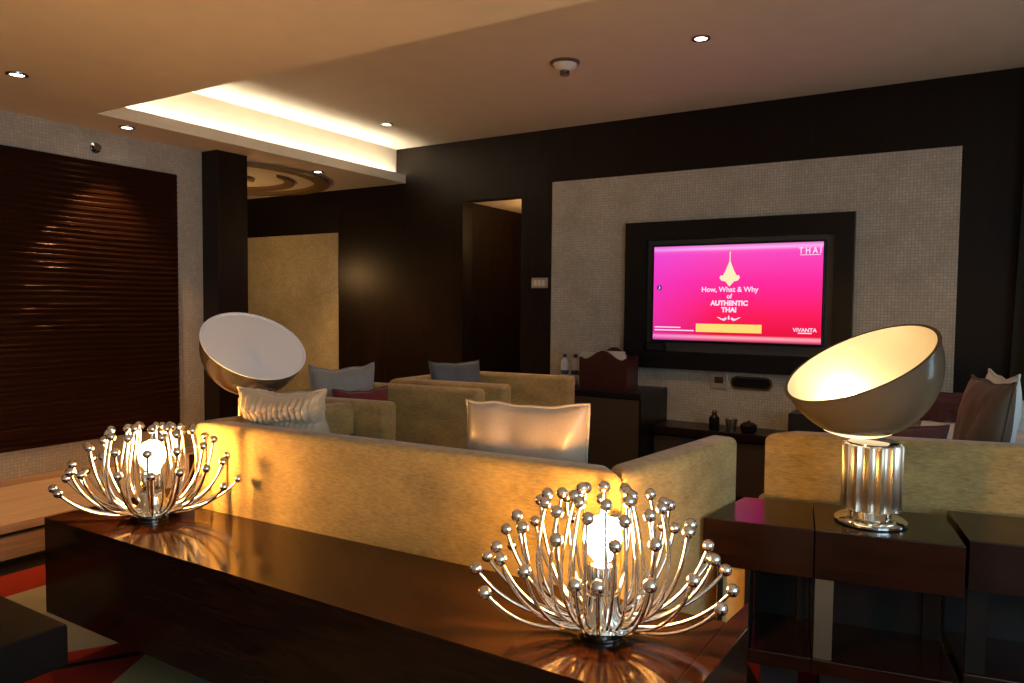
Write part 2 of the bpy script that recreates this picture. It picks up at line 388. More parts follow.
# pale wood ledge along the wall
t = empty('ledge_bench', (-4.16, 1.6, 0)); tag(t, 'low pale wood ledge running along the mosaic wall', 'bench')
link('seat_board', B(-.385, .395, -1.9, 1.66, .165, .21, bev=.004), M['ledge'], t)
link('riser', B(-.36, .33, -1.88, 1.64, .02, .125), M['ledge'], t)
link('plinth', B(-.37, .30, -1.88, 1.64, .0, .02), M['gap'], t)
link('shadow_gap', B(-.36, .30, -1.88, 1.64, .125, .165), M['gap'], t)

# swirl relief in the alcove ceiling
t = empty('ceiling_medallion', (-5.35, 4.05, SOF)); tag(t, 'round swirling relief on the lowered ceiling above the alcove', 'ceiling decoration')
for k, (ra, rb, a0, a1, z) in enumerate(((.80, .92, -.6, 2.4, .03), (.48, .62, .2, 5.2, .022), (.2, .34, 2.0, 7.2, .018))):
    bm = bmesh.new(); n = 56; prev = None
    for i in range(n + 1):
        f = i / n; a = a0 + (a1 - a0) * f; wv = math.sin(PI * f) ** .6
        rm = (ra + rb) / 2 * (1 - .12 * f); hw = (rb - ra) / 2 * max(wv, .03)
        q = [bm.verts.new(((rm + s * hw) * math.cos(a), (rm + s * hw) * math.sin(a), zz)) for s, zz in ((-1, -.0005), (-1, -z), (1, -z), (1, -.0005))]
        if prev:
            for m in range(4): bm.faces.new((prev[m], prev[(m + 1) % 4], q[(m + 1) % 4], q[m]))
        else: bm.faces.new(q)
        prev = q
    bm.faces.new(prev[::-1]); bmesh.ops.recalc_face_normals(bm, faces=bm.faces[:])
    link('swirl', bm, simple('swirl_paint_%d' % k, (0.20, 0.12, 0.045, 1), 0.6), t)

# ------------------------------------------------------------------ screen and its surround
t = empty('screen_surround', (-1.332, YT - .0205, .82)); tag(t, 'thick black frame recessed around the television on the mosaic', 'frame')
def border(bm, x0, x1, z0, z1, ix0, ix1, iz0, iz1, y0, y1):
    box(bm, x0, x1, y0, y1, z0, iz0); box(bm, x0, x1, y0, y1, iz1, z1)
    box(bm, x0, ix0, y0, y1, iz0, iz1); box(bm, ix1, x1, y0, y1, iz0, iz1); return bm
link('frame', border(bmesh.new(), -.745, .745, 0, 1.018, -.59, .632, .118, .893, -.06, 0), M['black'], t)
link('back_panel', B(-.589, .631, -.012, 0, .119, .892), simple('charcoal_panel', (.06, .056, .052, 1), .35), t)
tv = empty('television', (-1.312, YT - .0335, 1.342)); tag(tv, 'wall television showing a bright pink slide with white lettering', 'television')
link('body', B(-.565, .565, -.035, 0, -.335, .335, bev=.006), M['black'], tv)
link('screen', B(-.551, .551, -.0362, -.0352, -.322, .322), M['screen'], tv)
def pol(pts, name, mat, y=-.0368):
    bm = bmesh.new(); a = [bm.verts.new((x, y, z)) for x, z in pts]; b = [bm.verts.new((x, y + .0004, z)) for x, z in pts]
    n = len(pts); bm.faces.new(a); bm.faces.new(b[::-1])
    for i in range(n): bm.faces.new((a[i], b[i], b[(i + 1) % n], a[(i + 1) % n]))
    bmesh.ops.recalc_face_normals(bm, faces=bm.faces[:]); return link(name, bm, mat, tv)
def text(s, x, z, size, name, mat=None, align='CENTER', off=0.0, sx=1.0):
    cu = bpy.data.curves.new(name, 'FONT'); cu.body = s; cu.size = size; cu.align_x = align; cu.align_y = 'CENTER'; cu.extrude = .0002; cu.offset = off
    ob = bpy.data.objects.new(name, cu); COL.objects.link(ob)
    dg = bpy.context.evaluated_depsgraph_get(); dg.update()
    me = bpy.data.meshes.new_from_object(ob.evaluated_get(dg)); bpy.data.objects.remove(ob); bpy.data.curves.remove(cu)
    me.transform(Matrix.Rotation(PI / 2, 4, 'X') @ Matrix.Diagonal((sx, 1, 1, 1)))
    me.materials.clear(); me.materials.append(mat or M['tvwhite']); me.name = name
    o = bpy.data.objects.new(name, me); COL.objects.link(o); o.parent = tv; o.location = (x, -.0368, z); return o
def sx(f): return -.551 + 1.102 * f
def sz(f): return .322 - .644 * f
ex = sx(.478)
pol([(ex - .003, .275), (ex + .003, .275), (ex + .003, .215), (ex + .012, .19), (ex + .028, .15), (ex + .045, .118), (ex + .058, .12), (ex + .068, .105),
     (ex + .055, .085), (ex + .028, .078), (ex, .045), (ex - .028, .078), (ex - .055, .085), (ex - .068, .105), (ex - .058, .12), (ex - .045, .118), (ex - .028, .15), (ex - .012, .19), (ex - .003, .215)], 'temple_emblem', M['tvcream'])
text('How, What & Why', ex, sz(.462), .047, 'headline_text', off=.001)
text('of', ex, sz(.532), .042, 'headline_text', off=.001)
text('AUTHENTIC', ex, sz(.603), .044, 'headline_text', off=.0022)
text('THAI', ex, sz(.672), .044, 'headline_text', off=.0022)
for s in (-1, 1):
    pol([(ex + s * a, z) for a, z in ((.012, -.17), (.030, -.183), (.050, -.176), (.080, -.158), (.062, -.160), (.05, -.168), (.034, -.168), (.02, -.158))], 'flourish', M['tvwhite'])
pol([(ex - .004, -.175), (ex + .004, -.175), (ex + .006, -.158), (ex, -.143), (ex - .006, -.158)], 'flourish', M['tvwhite'])
pol([(sx(.278), sz(.905)), (sx(.672), sz(.905)), (sx(.672), sz(.818)), (sx(.278), sz(.818))], 'button_bar', M['tvyellow'])
text('T H A I', sx(.93), sz(.085), .056, 'corner_text', off=.0010, sx=.78)
pol([(sx(.875), sz(.128)), (sx(.985), sz(.128)), (sx(.985), sz(.122)), (sx(.875), sz(.122))], 'corner_rule', M['tvwhite'])
text('VIVANTA', sx(.912), sz(.862), .034, 'corner_text', off=.0008)
pol([(sx(.875), sz(.897)), (sx(.95), sz(.897)), (sx(.95), sz(.886)), (sx(.875), sz(.886))], 'corner_rule', M['tvwhite'])
for f0, f1, z in ((.012, .18, .862), (.012, .265, .893)):
    pol([(sx(f0), sz(z + .007)), (sx(f1), sz(z + .007)), (sx(f1), sz(z - .005)), (sx(f0), sz(z - .005))], 'footnote_line', M['tvwhite'])
pol([(sx(.038) + .018 * math.cos(a * PI / 8), sz(.44) + .02 * math.sin(a * PI / 8)) for a in range(16)], 'corner_icon', M['tvicon'])
pol([(sx(.030), sz(.47)), (sx(.046), sz(.44)), (sx(.034), sz(.415)), (sx(.038), sz(.44))], 'corner_icon', M['tvwhite'], y=-.0373)
t = empty('set_top_box', (-1.845, YT - .0335, .9392)); tag(t, 'small black box sitting on the frame under the television', 'media box')
link('body', B(-.065, .065, -.042, 0, 0, .062, bev=.004), M['black'], t); link('front_panel', B(-.055, .055, -.044, -.0421, .012, .05), M['gap'], t)

# wall fittings
t = empty('switch_plate', (-2.815, YT - .0005, 1.423)); tag(t, 'small nickel switch plate on the dark wall beside the mosaic', 'switch')
link('plate', B(-.072, .072, -.01, 0, -.04, .04, bev=.004), M['plate'], t)
for x in (-.035, .0, .035): link('rocker', B(x - .014, x + .014, -.0135, -.0102, -.022, .022, bev=.0015), M['white'], t)
t = empty('wall_socket', (-1.403, YT - .0205, .749)); tag(t, 'square metal socket plate on the mosaic below the screen', 'socket')
link('plate', B(-.058, .058, -.009, 0, -.052, .052, bev=.004), M['plate'], t); link('insert', B(-.03, .03, -.012, -.0092, -.012, .03), M['dchrome'], t)
t = empty('cable_port', (-1.19, YT - .0205, .748)); tag(t, 'black oblong cable port in the mosaic beside the socket', 'cable port')
def oblong(hw, hh, n=10):
    return [(s * (hw - hh) + hh * math.cos(a), hh * math.sin(a)) for s, o in ((1, -PI / 2), (-1, PI / 2)) for a in [o + PI * i / n for i in range(n + 1)]]
for nm, hw, hh, ya, yb, mt in (('rim', .135, .043, -.008, 0, M['dchrome']), ('slot', .122, .031, -.011, -.0082, M['black'])):
    bm = prism(bmesh.new(), oblong(hw, hh), ya, yb)
    for v in bm.verts: v.co = Vector((v.co.x, v.co.z, v.co.y))
    bmesh.ops.recalc_face_normals(bm, faces=bm.faces[:]); link(nm, bm, mt, t)
t = empty('wall_sprinkler', (XL + .0005, 2.542, 2.181)); tag(t, 'small chrome sprinkler head on the mosaic above the ribbed panel', 'sprinkler')
bm = lathe(bmesh.new(), [(.032, 0), (.032, .006), (.012, .008), (.012, .03), (.02, .032), (.02, .036)], 20)
for v in bm.verts: v.co = Vector((v.co.z, v.co.y, -v.co.x))
bmesh.ops.recalc_face_normals(bm, faces=bm.faces[:])
link('head', bm, M['dchrome'], t, True, 40)

# cabinet, shelf and what stands on them
t = empty('media_cabinet', (-2.35, 4.72, 0)); tag(t, 'dark wood cabinet against the wall left of the screen', 'cabinet')
link('body', B(-.42, .578, -.235, .258, .04, .645), M['table'], t)
link('top', B(-.43, .585, -.25, .258, .645, .683, bev=.004), M['black'], t)
dmat = simple('brown_cabinet_front', (.050, .034, .022, 1), .5)
for x in (-.42, .085): link('door', B(x + .005, x + .488, -.252, -.2355, .06, .64), dmat, t)
link('side_panel', B(.5785, .584, -.235, .258, .04, .645), M['black'], t)
t = empty('media_shelf', (-.95, 4.84, 0)); tag(t, 'long low dark shelf unit running under the screen', 'shelf')
link('top_shelf', B(-.81, .70, -.16, .138, .405, .455, bev=.004), M['wenge'], t)
link('base', B(-.81, .70, -.12, .138, .0, .405), M['black'], t)
for x in (-.81, -.305, .20): link('drawer', B(x + .005, x + .495, -.138, -.1205, .05, .39), dmat, t)
t = empty('subwoofer_box', (-.80, 4.835, .4555)); tag(t, 'dark cube shaped box at the far end of the shelf behind the lamp', 'box')
link('body', B(-.10, .14, -.13, .12, 0, .15, bev=.006), M['black'], t); link('grille', B(-.09, .13, -.136, -.1305, .01, .14), M['gap'], t)

t = empty('magazine_holder', (-2.075, 4.66, .6835)); tag(t, 'maroon wooden holder with ogee crested back on the cabinet', 'magazine holder')
def ogee(hw, h0, h1, n=24):
    pts = [(-hw, 0), (hw, 0)]
    for i in range(n + 1):
        u = 1 - 2 * i / n; a = abs(u)
        z = h0 + (h1 - h0) * (0.5 + 0.5 * math.cos(PI * min(a / .78, 1))) + (.012 if a > .9 else 0)
        pts.append((u * hw, z))
    return pts
for nm, y, s in (('front_panel', -.10, 1.0), ('back_panel', .085, 1.06)):
    bm = prism(bmesh.new(), ogee(.175, .205 * s, .265 * s), 0, .016)
    for v in bm.verts: v.co = Vector((v.co.x, y + v.co.z, v.co.y))
    bmesh.ops.recalc_face_normals(bm, faces=bm.faces[:]); link(nm, bm, M['maroon_wood'], t)
for x in (-.175, .161): link('side_panel', B(x, x + .014, -.084, .085, 0, .20), M['maroon_wood'], t)
link('bottom_panel', B(-.16, .16, -.084, .085, 0, .012), M['maroon_wood'], t)
for i in range(3):
    x0 = (.03, -.12, .0)[i]
    o = link('magazine', B(-2.075 + x0 - .09, -2.075 + x0 + .11, 4.60 + i * .045, 4.615 + i * .045, .697, .915 + .015 * (2 - i)), M['paper'])
    tag(o, ['pale magazine standing nearest the front of the maroon holder', 'pale magazine in the middle of the maroon holder', 'pale magazine standing at the back of the maroon holder'][i], 'magazine', 'magazines in the maroon holder')
for i, x in enumerate((-2.435, -2.365, -2.295)):
    b = empty('water_bottle', (x, 4.70 + .03 * (i % 2), .6835))
    tag(b, ['small white bottle on the cabinet, farthest from the maroon holder', 'small white bottle standing between two others on the cabinet', 'small white bottle right beside the maroon holder'][i], 'bottle', 'small bottles on the cabinet')
    link('body', lathe(bmesh.new(), [(.027, 0), (.029, .004), (.029, .15), (.024, .172), (.013, .185), (.013, .195)], 20), M['bottle'], b, True, 40)
    link('label', lathe(bmesh.new(), [(.0294, .075), (.0296, .076), (.0296, .105), (.0294, .106)], 20, cap=False), M['label'], b, True)
    link('cap', lathe(bmesh.new(), [(.015, .1955), (.015, .218), (.012, .221)], 16), M['label'], b, True, 40)
# objects on the shelf
t = empty('cruet', (-1.37, 4.77, .4555)); tag(t, 'small black bottle on the shelf below the socket', 'bottle')
link('body', lathe(bmesh.new(), [(.03, 0), (.034, .005), (.034, .075), (.02, .09), (.014, .10)], 20), M['black'], t, True, 40); link('stopper', lathe(bmesh.new(), [(.016, .1005), (.018, .112), (.01, .122)], 14), M['dchrome'], t, True, 40)
t = empty('drinking_glass', (-1.26, 4.77, .4555)); tag(t, 'clear glass tumbler on the shelf between two black items', 'glass')
link('bowl', lathe(bmesh.new(), [(.03, 0), (.04, .075), (.038, .075), (.029, .008)], 24), M['socket_glass'], t, True, 40)
link('base', lathe(bmesh.new(), [(.031, -.0), (.031, .006)], 24), M['dchrome'], t)
t = empty('ashtray', (-1.15, 4.77, .4555)); tag(t, 'low black lidded pot on the shelf below the cable port', 'pot')
link('body', lathe(bmesh.new(), [(.035, 0), (.05, .01), (.052, .045), (.046, .05)], 24), M['black'], t, True, 40); link('lid', lathe(bmesh.new(), [(.047, .0505), (.03, .062), (.008, .066), (.008, .075)], 20), M['black'], t, True, 40)

# ------------------------------------------------------------------ ceiling fittings
def spot(loc, energy, size, tgt=None, col=(1.0, 0.56, 0.23), blend=.6):
    L = bpy.data.lights.new('downlight_beam', 'SPOT'); L.energy = energy; L.spot_size = math.radians(size); L.spot_blend = blend; L.color = col; L.shadow_soft_size = .03
    o = bpy.data.objects.new('downlight_beam', L); COL.objects.link(o); o.location = loc
    if tgt: o.rotation_euler = (Vector(tgt) - Vector(loc)).to_track_quat('-Z', 'Y').to_euler()
    return o
DL = [(-3.757, 1.746, SOF, 'recessed downlight in the lowered ceiling nearest the left edge', 40, 80),
      (-4.31, 2.60, SOF, 'recessed downlight near the cove corner above the ribbed panel', 90, 75),
      (-4.40, 4.215, SOF, 'recessed downlight beside the swirling relief on the alcove ceiling', 110, 100),
      (-3.723, 4.259, CEI, 'recessed downlight in the raised ceiling close to the bright cove', 50, 90),
      (-1.169, 3.683, CEI, 'recessed downlight in the raised ceiling right of the detector', 50, 90)]
for x, y, z, lab, en, sz_ in DL:
    t = empty('downlight', (x, y, z)); tag(t, lab, 'downlight', 'recessed downlights')
    link('trim_ring', lathe(bmesh.new(), [(.030, -.0004), (.047, -.0004), (.046, -.006), (.034, -.008), (.030, -.003), (.030, -.0004)], 28, cap=False), M['dchrome'], t, True, 40)
    link('lens', lathe(bmesh.new(), [(.029, -.004), (.029, -.0005)], 24), M['led'], t)
    spot((x, y, z - .02), en, sz_)
# unseen fill light added to brighten the corridor ceiling, no fixture
CL = bpy.data.lights.new('corridor_fill', 'POINT'); CL.energy = 13; CL.color = (1, .55, .2); CL.shadow_soft_size = .1
o = bpy.data.objects.new('corridor_fill', CL); COL.objects.link(o); o.location = (-2.85, 5.45, 1.88)
CL = bpy.data.lights.new('alcove_fill', 'POINT'); CL.energy = 14; CL.color = (1, .55, .2); CL.shadow_soft_size = .12  # second unseen fill, added to warm the alcove ceiling and golden panel
o = bpy.data.objects.new('alcove_fill', CL); COL.objects.link(o); o.location = (-5.6, 4.0, 1.55)
t = empty('smoke_detector', (-1.925, 3.67, CEI)); tag(t, 'white smoke detector with grille on the raised ceiling', 'smoke detector')
link('base', lathe(bmesh.new(), [(.082, -.0005), (.082, -.008), (.074, -.014)], 32), M['steel'], t, True, 40)
link('dome', lathe(bmesh.new(), [(.068, -.0145), (.060, -.030), (.036, -.044), (.030, -.048)], 32), M['white'], t, True, 40)
bm = lathe(bmesh.new(), [(.020, -.0485), (.020, -.066)], 16)
for k in range(8):
    a = k * PI / 4; box(bm, .024 * math.cos(a) - .003, .024 * math.cos(a) + .003, .024 * math.sin(a) - .003, .024 * math.sin(a) + .003, -.068, -.0485)
lathe(bm, [(.027, -.0685), (.022, -.074)], 20); link('grille', bm, M['dchrome'], t)

# ------------------------------------------------------------------ console table (foreground)
t = empty('console_table', (-1.55, 1.5, 0)); tag(t, 'long low polished dark wood console table behind the sofa', 'console table')
def wp(pts): return [(x + 1.55, y - 1.5) for x, y in pts]
link('top', prism(bmesh.new(), wp([(-2.69, 1.305), (-.47, 1.305), (-.462, 1.742), (-2.69, 1.662)]), .455, .50), M['console'], t)
link('apron', prism(bmesh.new(), wp([(-2.69, 1.305), (-.47, 1.305), (-.462, 1.742), (-2.69, 1.662)]), .168, .4548), M['console'], t)
link('end_panel', prism(bmesh.new(), wp([(-.4695, 1.305), (-.425, 1.305), (-.407, 1.735), (-.446, 1.90), (-.4615, 1.742)]), .168, .50, bev=.003), M['console'], t)
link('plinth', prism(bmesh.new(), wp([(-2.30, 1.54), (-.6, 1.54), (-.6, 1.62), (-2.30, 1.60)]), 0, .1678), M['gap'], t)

# ottoman at the lower left
t = empty('ottoman', (-2.5, .6, 0)); tag(t, 'low dark leather ottoman in front of the console table', 'ottoman')
link('cushion', B(-.55, .512, -.45, .42, .285, .40, bev=.012, seg=3), M['leather'], t, True, 40)
link('base', B(-.45, .40, -.36, .30, .0, .2848), M['gap'], t)

# ------------------------------------------------------------------ sofas and armchairs
def off(p, q, d):
    v = Vector((q[0] - p[0], q[1] - p[1])).normalized(); return Vector((-v.y, v.x)) * d
def isect(p, d, q, e):
    den = d.x * e.y - d.y * e.x; s = ((q.x - p.x) * e.y - (q.y - p.y) * e.x) / den; return p + d * s
def seat(name, label, cat, A, Bk, Fb, Fa, h=.81, open_end=False, th=.11, tb=.11, bev=.025, sh=.42, group=None, fabric=None):
    """A,Bk: outer back corners (A left when seen from behind... front is on the left of A->Bk); Fb, Fa: outer front corners."""
    fb = fabric or M['sofa']
    A, Bk, Fb, Fa = map(Vector, (A, Bk, Fb, Fa))
    c = (A + Bk + Fb + Fa) / 4
    rz = math.atan2((Bk - A).y, (Bk - A).x)
    t = empty(name, (c.x, c.y, 0), rz); tag(t, label, cat, group)
    rot = Matrix.Rotation(-rz, 2)
    A, Bk, Fb, Fa = [rot @ (p - c) for p in (A, Bk, Fb, Fa)]
    db, d1, d2 = (Bk - A), (Fa - A), (Fb - Bk)
    ob = off(A, Bk, tb); o1 = -off(A, Fa, th); o2 = off(Bk, Fb, th)
    Ai = isect(A + ob, db, A + o1, d1); Bi = isect(A + ob, db, Bk + o2, d2)
    Fai = Fa + o1; Fbi = Fb + o2
    e = .0006
    link('backrest', prism(bmesh.new(), [A, Bk, Bi, Ai], .10, h, bev, 4), fb, t, True, 50)
    u1 = db.normalized() * e
    if open_end: Ai, Fai = A + off(A, Bk, tb), Fa
    else: link('armrest', prism(bmesh.new(), [A + d1 * .001, Ai + d1 * .001, Fai, Fa], .10, h, bev, 4), fb, t, True, 50)
    link('armrest', prism(bmesh.new(), [Bk + d2 * .001, Fb, Fbi, Bi + d2 * .001], .10, h, bev, 4), fb, t, True, 50)
    n1 = d1.normalized() * .004
    ins = db.normalized() * .004
    base = [Ai + n1 + ins, Bi + n1 - ins, Fbi - ins, Fai + ins]
    link('seat_base', prism(bmesh.new(), base, .10, sh - .16, .01), fb, t)
    nb = off(A, Bk, 1)
    cush = [Ai + n1 * 2 + ins * 2, Bi + n1 * 2 - ins * 2, Fbi - ins * 2 + nb * .01, Fai + ins * 2 + nb * .01]
    k = prism(bmesh.new(), cush, sh - .158, sh, .03, 4); link('seat_cushion', k, M['sofa_seat'], t, True, 50)
    for p in (A, Bk, Fb, Fa):
        q = p * .90; link('foot', B(q.x - .025, q.x + .025, q.y - .025, q.y + .025, 0, .0998), M['black'], t)
    return t
seat('sofa', 'golden beige two seat sofa with its back to the console table', 'sofa', (-2.425, 1.690), (-.745, 1.785), (-.640, 2.53), (-2.39, 2.42), tb=.10, th=.10)
seat('armchair', 'golden beige armchair just beyond the sofa, grey and red cushions on it', 'armchair', (-2.88, 3.13), (-2.88, 2.36), (-2.17, 2.47), (-2.14, 3.24), group='boxy armchairs facing the window')
seat('armchair', 'golden beige armchair nearest the back wall, slate cushion on it', 'armchair', (-2.88, 4.06), (-2.88, 3.30), (-2.13, 3.40), (-2.08, 4.17), group='boxy armchairs facing the window')
seat('sofa', 'golden beige sofa seen from behind, at the right of the lamp tables', 'sofa', (-.595, 2.66), (1.20, 3.12), (1.02, 3.85), (-.775, 3.39), tb=.11, open_end=True)

# ochre stool tucked below the side table
t = empty('stool', (-.625, 2.34, 0), math.radians(15)); tag(t, 'small ochre upholstered stool tucked under the side table', 'stool')
link('seat', B(-.025, .06, -.05, .04, .10, .44, bev=.006), M['upl'], t); 
for x in (-.01, .045):
    for y in (-.035, .025): link('foot', B(x - .01, x + .01, y - .01, y + .01, 0, .0998), M['black'], t)

# side tables in the corner between the sofas
RZ = math.radians(10.5)
def side_table(name, label, loc, rz, w, d, group, inset=0.0, leg_in=1.0, lm='black', poly=None):
    t = empty(name, loc, rz); tag(t, label, 'side table', group)
    if poly:
        rm = Matrix.Rotation(-rz, 2); q = [rm @ (Vector(p) - Vector(loc[:2])) for p in poly]
        link('top', prism(bmesh.new(), [(v.x, v.y) for v in q], .455, .60, bev=.003), M['table'], t)
        link('side_panel', B(-w / 2 + inset - .016, -w / 2 + inset - .001, -d / 2 + .015, d / 2 - .03, .165, .4548), M['black'], t)
    else: link('top', B(-w / 2, w / 2, -d / 2, d / 2, .455, .60, bev=.003), M['table'], t)
    link('lower_board', B(-w / 2 + inset, w / 2, -d / 2 + .01, d / 2, .165, .21, bev=.003), M['table'], t)
    lw = .008 if poly else .025
    for x, y, mt in ((-w / 2 + (.036 if poly else .03) + inset * leg_in, -d / 2 + .03, M[lm]), (w / 2 - .03, d / 2 - .035, M['black'])):
        link('leg', B(x - lw, x + lw, y - .008, y + .008, 0 if poly and x < 0 else .2102, .4548), mt, t)
    link('back_panel', B(-w / 2 + inset, w / 2 - .002, d / 2 - .022, d / 2 - .008, .2102, .4548), M['black'], t)
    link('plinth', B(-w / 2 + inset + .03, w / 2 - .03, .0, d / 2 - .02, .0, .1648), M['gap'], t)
    return t
G = 'dark wood side tables with lamps'
c, s = math.cos(RZ), math.sin(RZ)
bx, by = -.353, 2.285
def along(u, v): return (bx + c * u - s * v, by + s * u + c * v, 0)
side_table('side_table', 'dark wood side table carrying the lit bowl lamp', along(.193, .165), RZ, .384, .33, G, lm='steel')
side_table('side_table', 'dark wood side table wedged between the sofa arm and the lamp table', along(-.152, .165), RZ, .300, .33, G, inset=.125, leg_in=0.0, poly=[(-.668, 2.232), (-.3545, 2.284), (-.412, 2.595), (-.625, 2.555)])
side_table('side_table', 'empty dark wood side table at the frame edge right of the lamp table', along(.605, .235), RZ, .40, .33, G)
side_table('side_table', 'dark side table beyond the sofa holding the unlit white bowl lamp', (-2.62, 2.13, 0), 0, .36, .38, G)

# ------------------------------------------------------------------ bowl lamps
BULB_AT = (-.045, .13, -.10)
def bowl_lamp(label, base, cen, nrm, R, lit):
    t = empty('bowl_lamp', base); tag(t, label, 'lamp', 'large bowl table lamps')
    ctop = .25
    link('foot', lathe(bmesh.new(), [(.098, 0), (.102, .004), (.102, .010), (.094, .016), (.060, .020), (.058, .040), (.066, .0425)], 40), M['chrome'], t, True, 35)
    link('column', lathe(bmesh.new(), [(.080, .043), (.085, .046), (.085, ctop - .012), (.082, ctop - .008)], 256, flute=16, depth=.13), M['alu'], t, True, 60)
    link('collar', lathe(bmesh.new(), [(.072, ctop - .0078), (.072, ctop - .003), (.06, ctop + .002)], 40, cap=True), M['dchrome'], t, True, 35)
    n = Vector(nrm).normalized(); rot = n.to_track_quat('Z', 'Y').to_matrix().to_4x4()
    T = Matrix.Translation(Vector(cen) - Vector(base)) @ rot
    def shell(r0, r1, name, mat, parent, lip=True):
        bm = bmesh.new(); k = 26; prof = []
        for i in range(k + 1):
            a = -PI / 2 + (PI / 2) * i / k; prof.append((max(r0 * math.cos(a), .0008), r0 * math.sin(a)))
        if lip: prof += [(r0 + .006, .001), (r0 + .006, .006), (r1, .006)]
        for i in range(k + 1):
            a = -(PI / 2) * i / k; prof.append((max(r1 * math.cos(a), .0008), r1 * math.sin(a)))
        lathe(bm, prof, 72); bm.transform(T); bmesh.ops.recalc_face_normals(bm, faces=bm.faces[:])
        return link(name, bm, mat, parent, True, 50)
    if lit:
        bw = shell(R, R - .005, 'bowl', M['bowl_lit'], t)
        bw.data.materials.append(M['bowl_out'])
        cl = Vector(cen) - Vector(base)
        for p in bw.data.polygons:
            v = p.center - cl
            if p.normal.dot(v) > 0 and v.length > R - .003: p.material_index = 1
        lo = cl + Vector(BULB_AT)
        link('bulb', ball(bmesh.new(), lo, .024, 20, 14), M['bulb2'], t, True)
        bm = tube(bmesh.new(), [lo + Vector((0, 0, -.025)), cl + Vector((.02, .02, -R + .03)), cl + Vector((.025, .01, -R + .0065))], .006, 10); link('bulb_holder', bm, M['white'], t, True, 40)
        bm = bmesh.new(); lathe(bm, [((R + .0012) * math.sin(a), -(R + .0012) * math.cos(a)) for a in [math.radians(25 - 24.8 * k / 10) for k in range(11)]], 40, c=cl, cap=False)  # added emissive cap under the bowl, imitates its lit glass bottom
        bmesh.ops.recalc_face_normals(bm, faces=bm.faces[:]); link('bowl_glow_cap', bm, M['lens'], t, True)
    else:
        bw = shell(R, R - .005, 'bowl', M['bowl_unlit'], t)
        bm = bmesh.new(); prof = []
        prof += [(R + .007, .0062), (R + .007, .010), (R - .004, .010)]
        for i in range(25): prof.append((max((R - .0055) * (1 - i / 24), .0008), .003 - .055 * (1 - (1 - i / 24) ** 2)))
        for i in range(24, -1, -1): prof.append((max((R - .0065) * (1 - i / 24), .0008), -.002 - .055 * (1 - (1 - i / 24) ** 2)))
        lathe(bm, prof, 72); bm.transform(T); bmesh.ops.recalc_face_normals(bm, faces=bm.faces[:])
        link('reflector', bm, M['taccia_in'], t, True, 60)
    return t
bowl_lamp('lit lamp with a tilted glowing bowl on a fluted metal column', (-.225, 2.467, .6002), (-.268, 2.46, 1.082), (-.3613, -.3492, .8646), .226, True)
bowl_lamp('unlit lamp with a tilted white bowl above the pleated cushion', (-2.585, 2.13, .6002), (-2.62, 2.135, 1.061), (.5922, -.137, .794), .218, False)

# ------------------------------------------------------------------ chrome stem lamps
def stem_lamp(label, loc, rz, seed):
    rnd = random.Random(seed)
    t = empty('stem_lamp', loc, rz); tag(t, label, 'lamp', 'chrome stem table lamps')
    link('base', lathe(bmesh.new(), [(.048, 0), (.050, .002), (.050, .006), (.030, .010), (.028, .014), (.028, .018)], 40), M['dchrome'], t, True, 35)
    link('hub', lathe(bmesh.new(), [(.03, .0185), (.060, .022), (.075, .030), (.072, .036), (.055, .040), (.042, .062), (.040, .098), (.036, .10)], 40), M['chrome'], t, True, 35)
    link('holder', lathe(bmesh.new(), [(.030, .1005), (.034, .104), (.034, .160), (.026, .166)], 120, flute=20, depth=.10), M['dchrome'], t, True, 50)
    link('bulb', lathe(bmesh.new(), [(.010, .1665), (.020, .174), (.038, .196), (.044, .220), (.041, .246), (.028, .266), (.004, .276)], 24), M['bulb'], t, True)
    # radius, height, count, how far round the quarter ellipse
    tiers = [(.287, .142, 8, 1.0), (.245, .200, 15, 1.22), (.196, .268, 12, 1.40), (.135, .306, 12, 1.62), (.070, .320, 8, 1.75)]
    for k, (Rr, H, cnt, te) in enumerate(tiers):
        for i in range(cnt):
            a = 2 * PI * (i + .5 * (k % 2)) / cnt + rnd.uniform(-.15, .15)
            if k == 0: a = (0, PI)[i % 2] + math.radians((-34, -13, 9, 30)[i // 2]) + rnd.uniform(-.08, .08)
            h = H + rnd.uniform(-.006, .006); r = Rr + rnd.uniform(-.006, .006)
            z0, r0 = .030 + .004 * k, .055 - .004 * k
            pts = []
            sm, cm = math.sin(te), 1 - math.cos(te)
            if te > 1.57: sm = 1.0
            bul = .035 if k >= 3 else 0.0
            for j in range(15):
                q = te * j / 14
                rr = r0 + (r - r0) * (math.sin(q) / sm) + bul * math.sin(PI * (j / 14) ** .8)
                zz = z0 + (h - z0) * (1 - math.cos(q)) / cm
                pts.append((rr * math.cos(a), rr * math.sin(a), zz))
            st = link('stem', tube(bmesh.new(), pts, .0042, 8), M['chrome'], t, True, 60)
            link('ball', ball(bmesh.new(), pts[-1], .0145, 16, 10), M['chrome'], st, True)
    return t
stem_lamp('chrome lamp of curved stems and balls nearest the camera', (-.685, 1.520, .5002), math.radians(24), 3)
stem_lamp('chrome lamp of curved stems and balls at the table\'s far left end', (-2.36, 1.495, .5002), math.radians(50), 9)

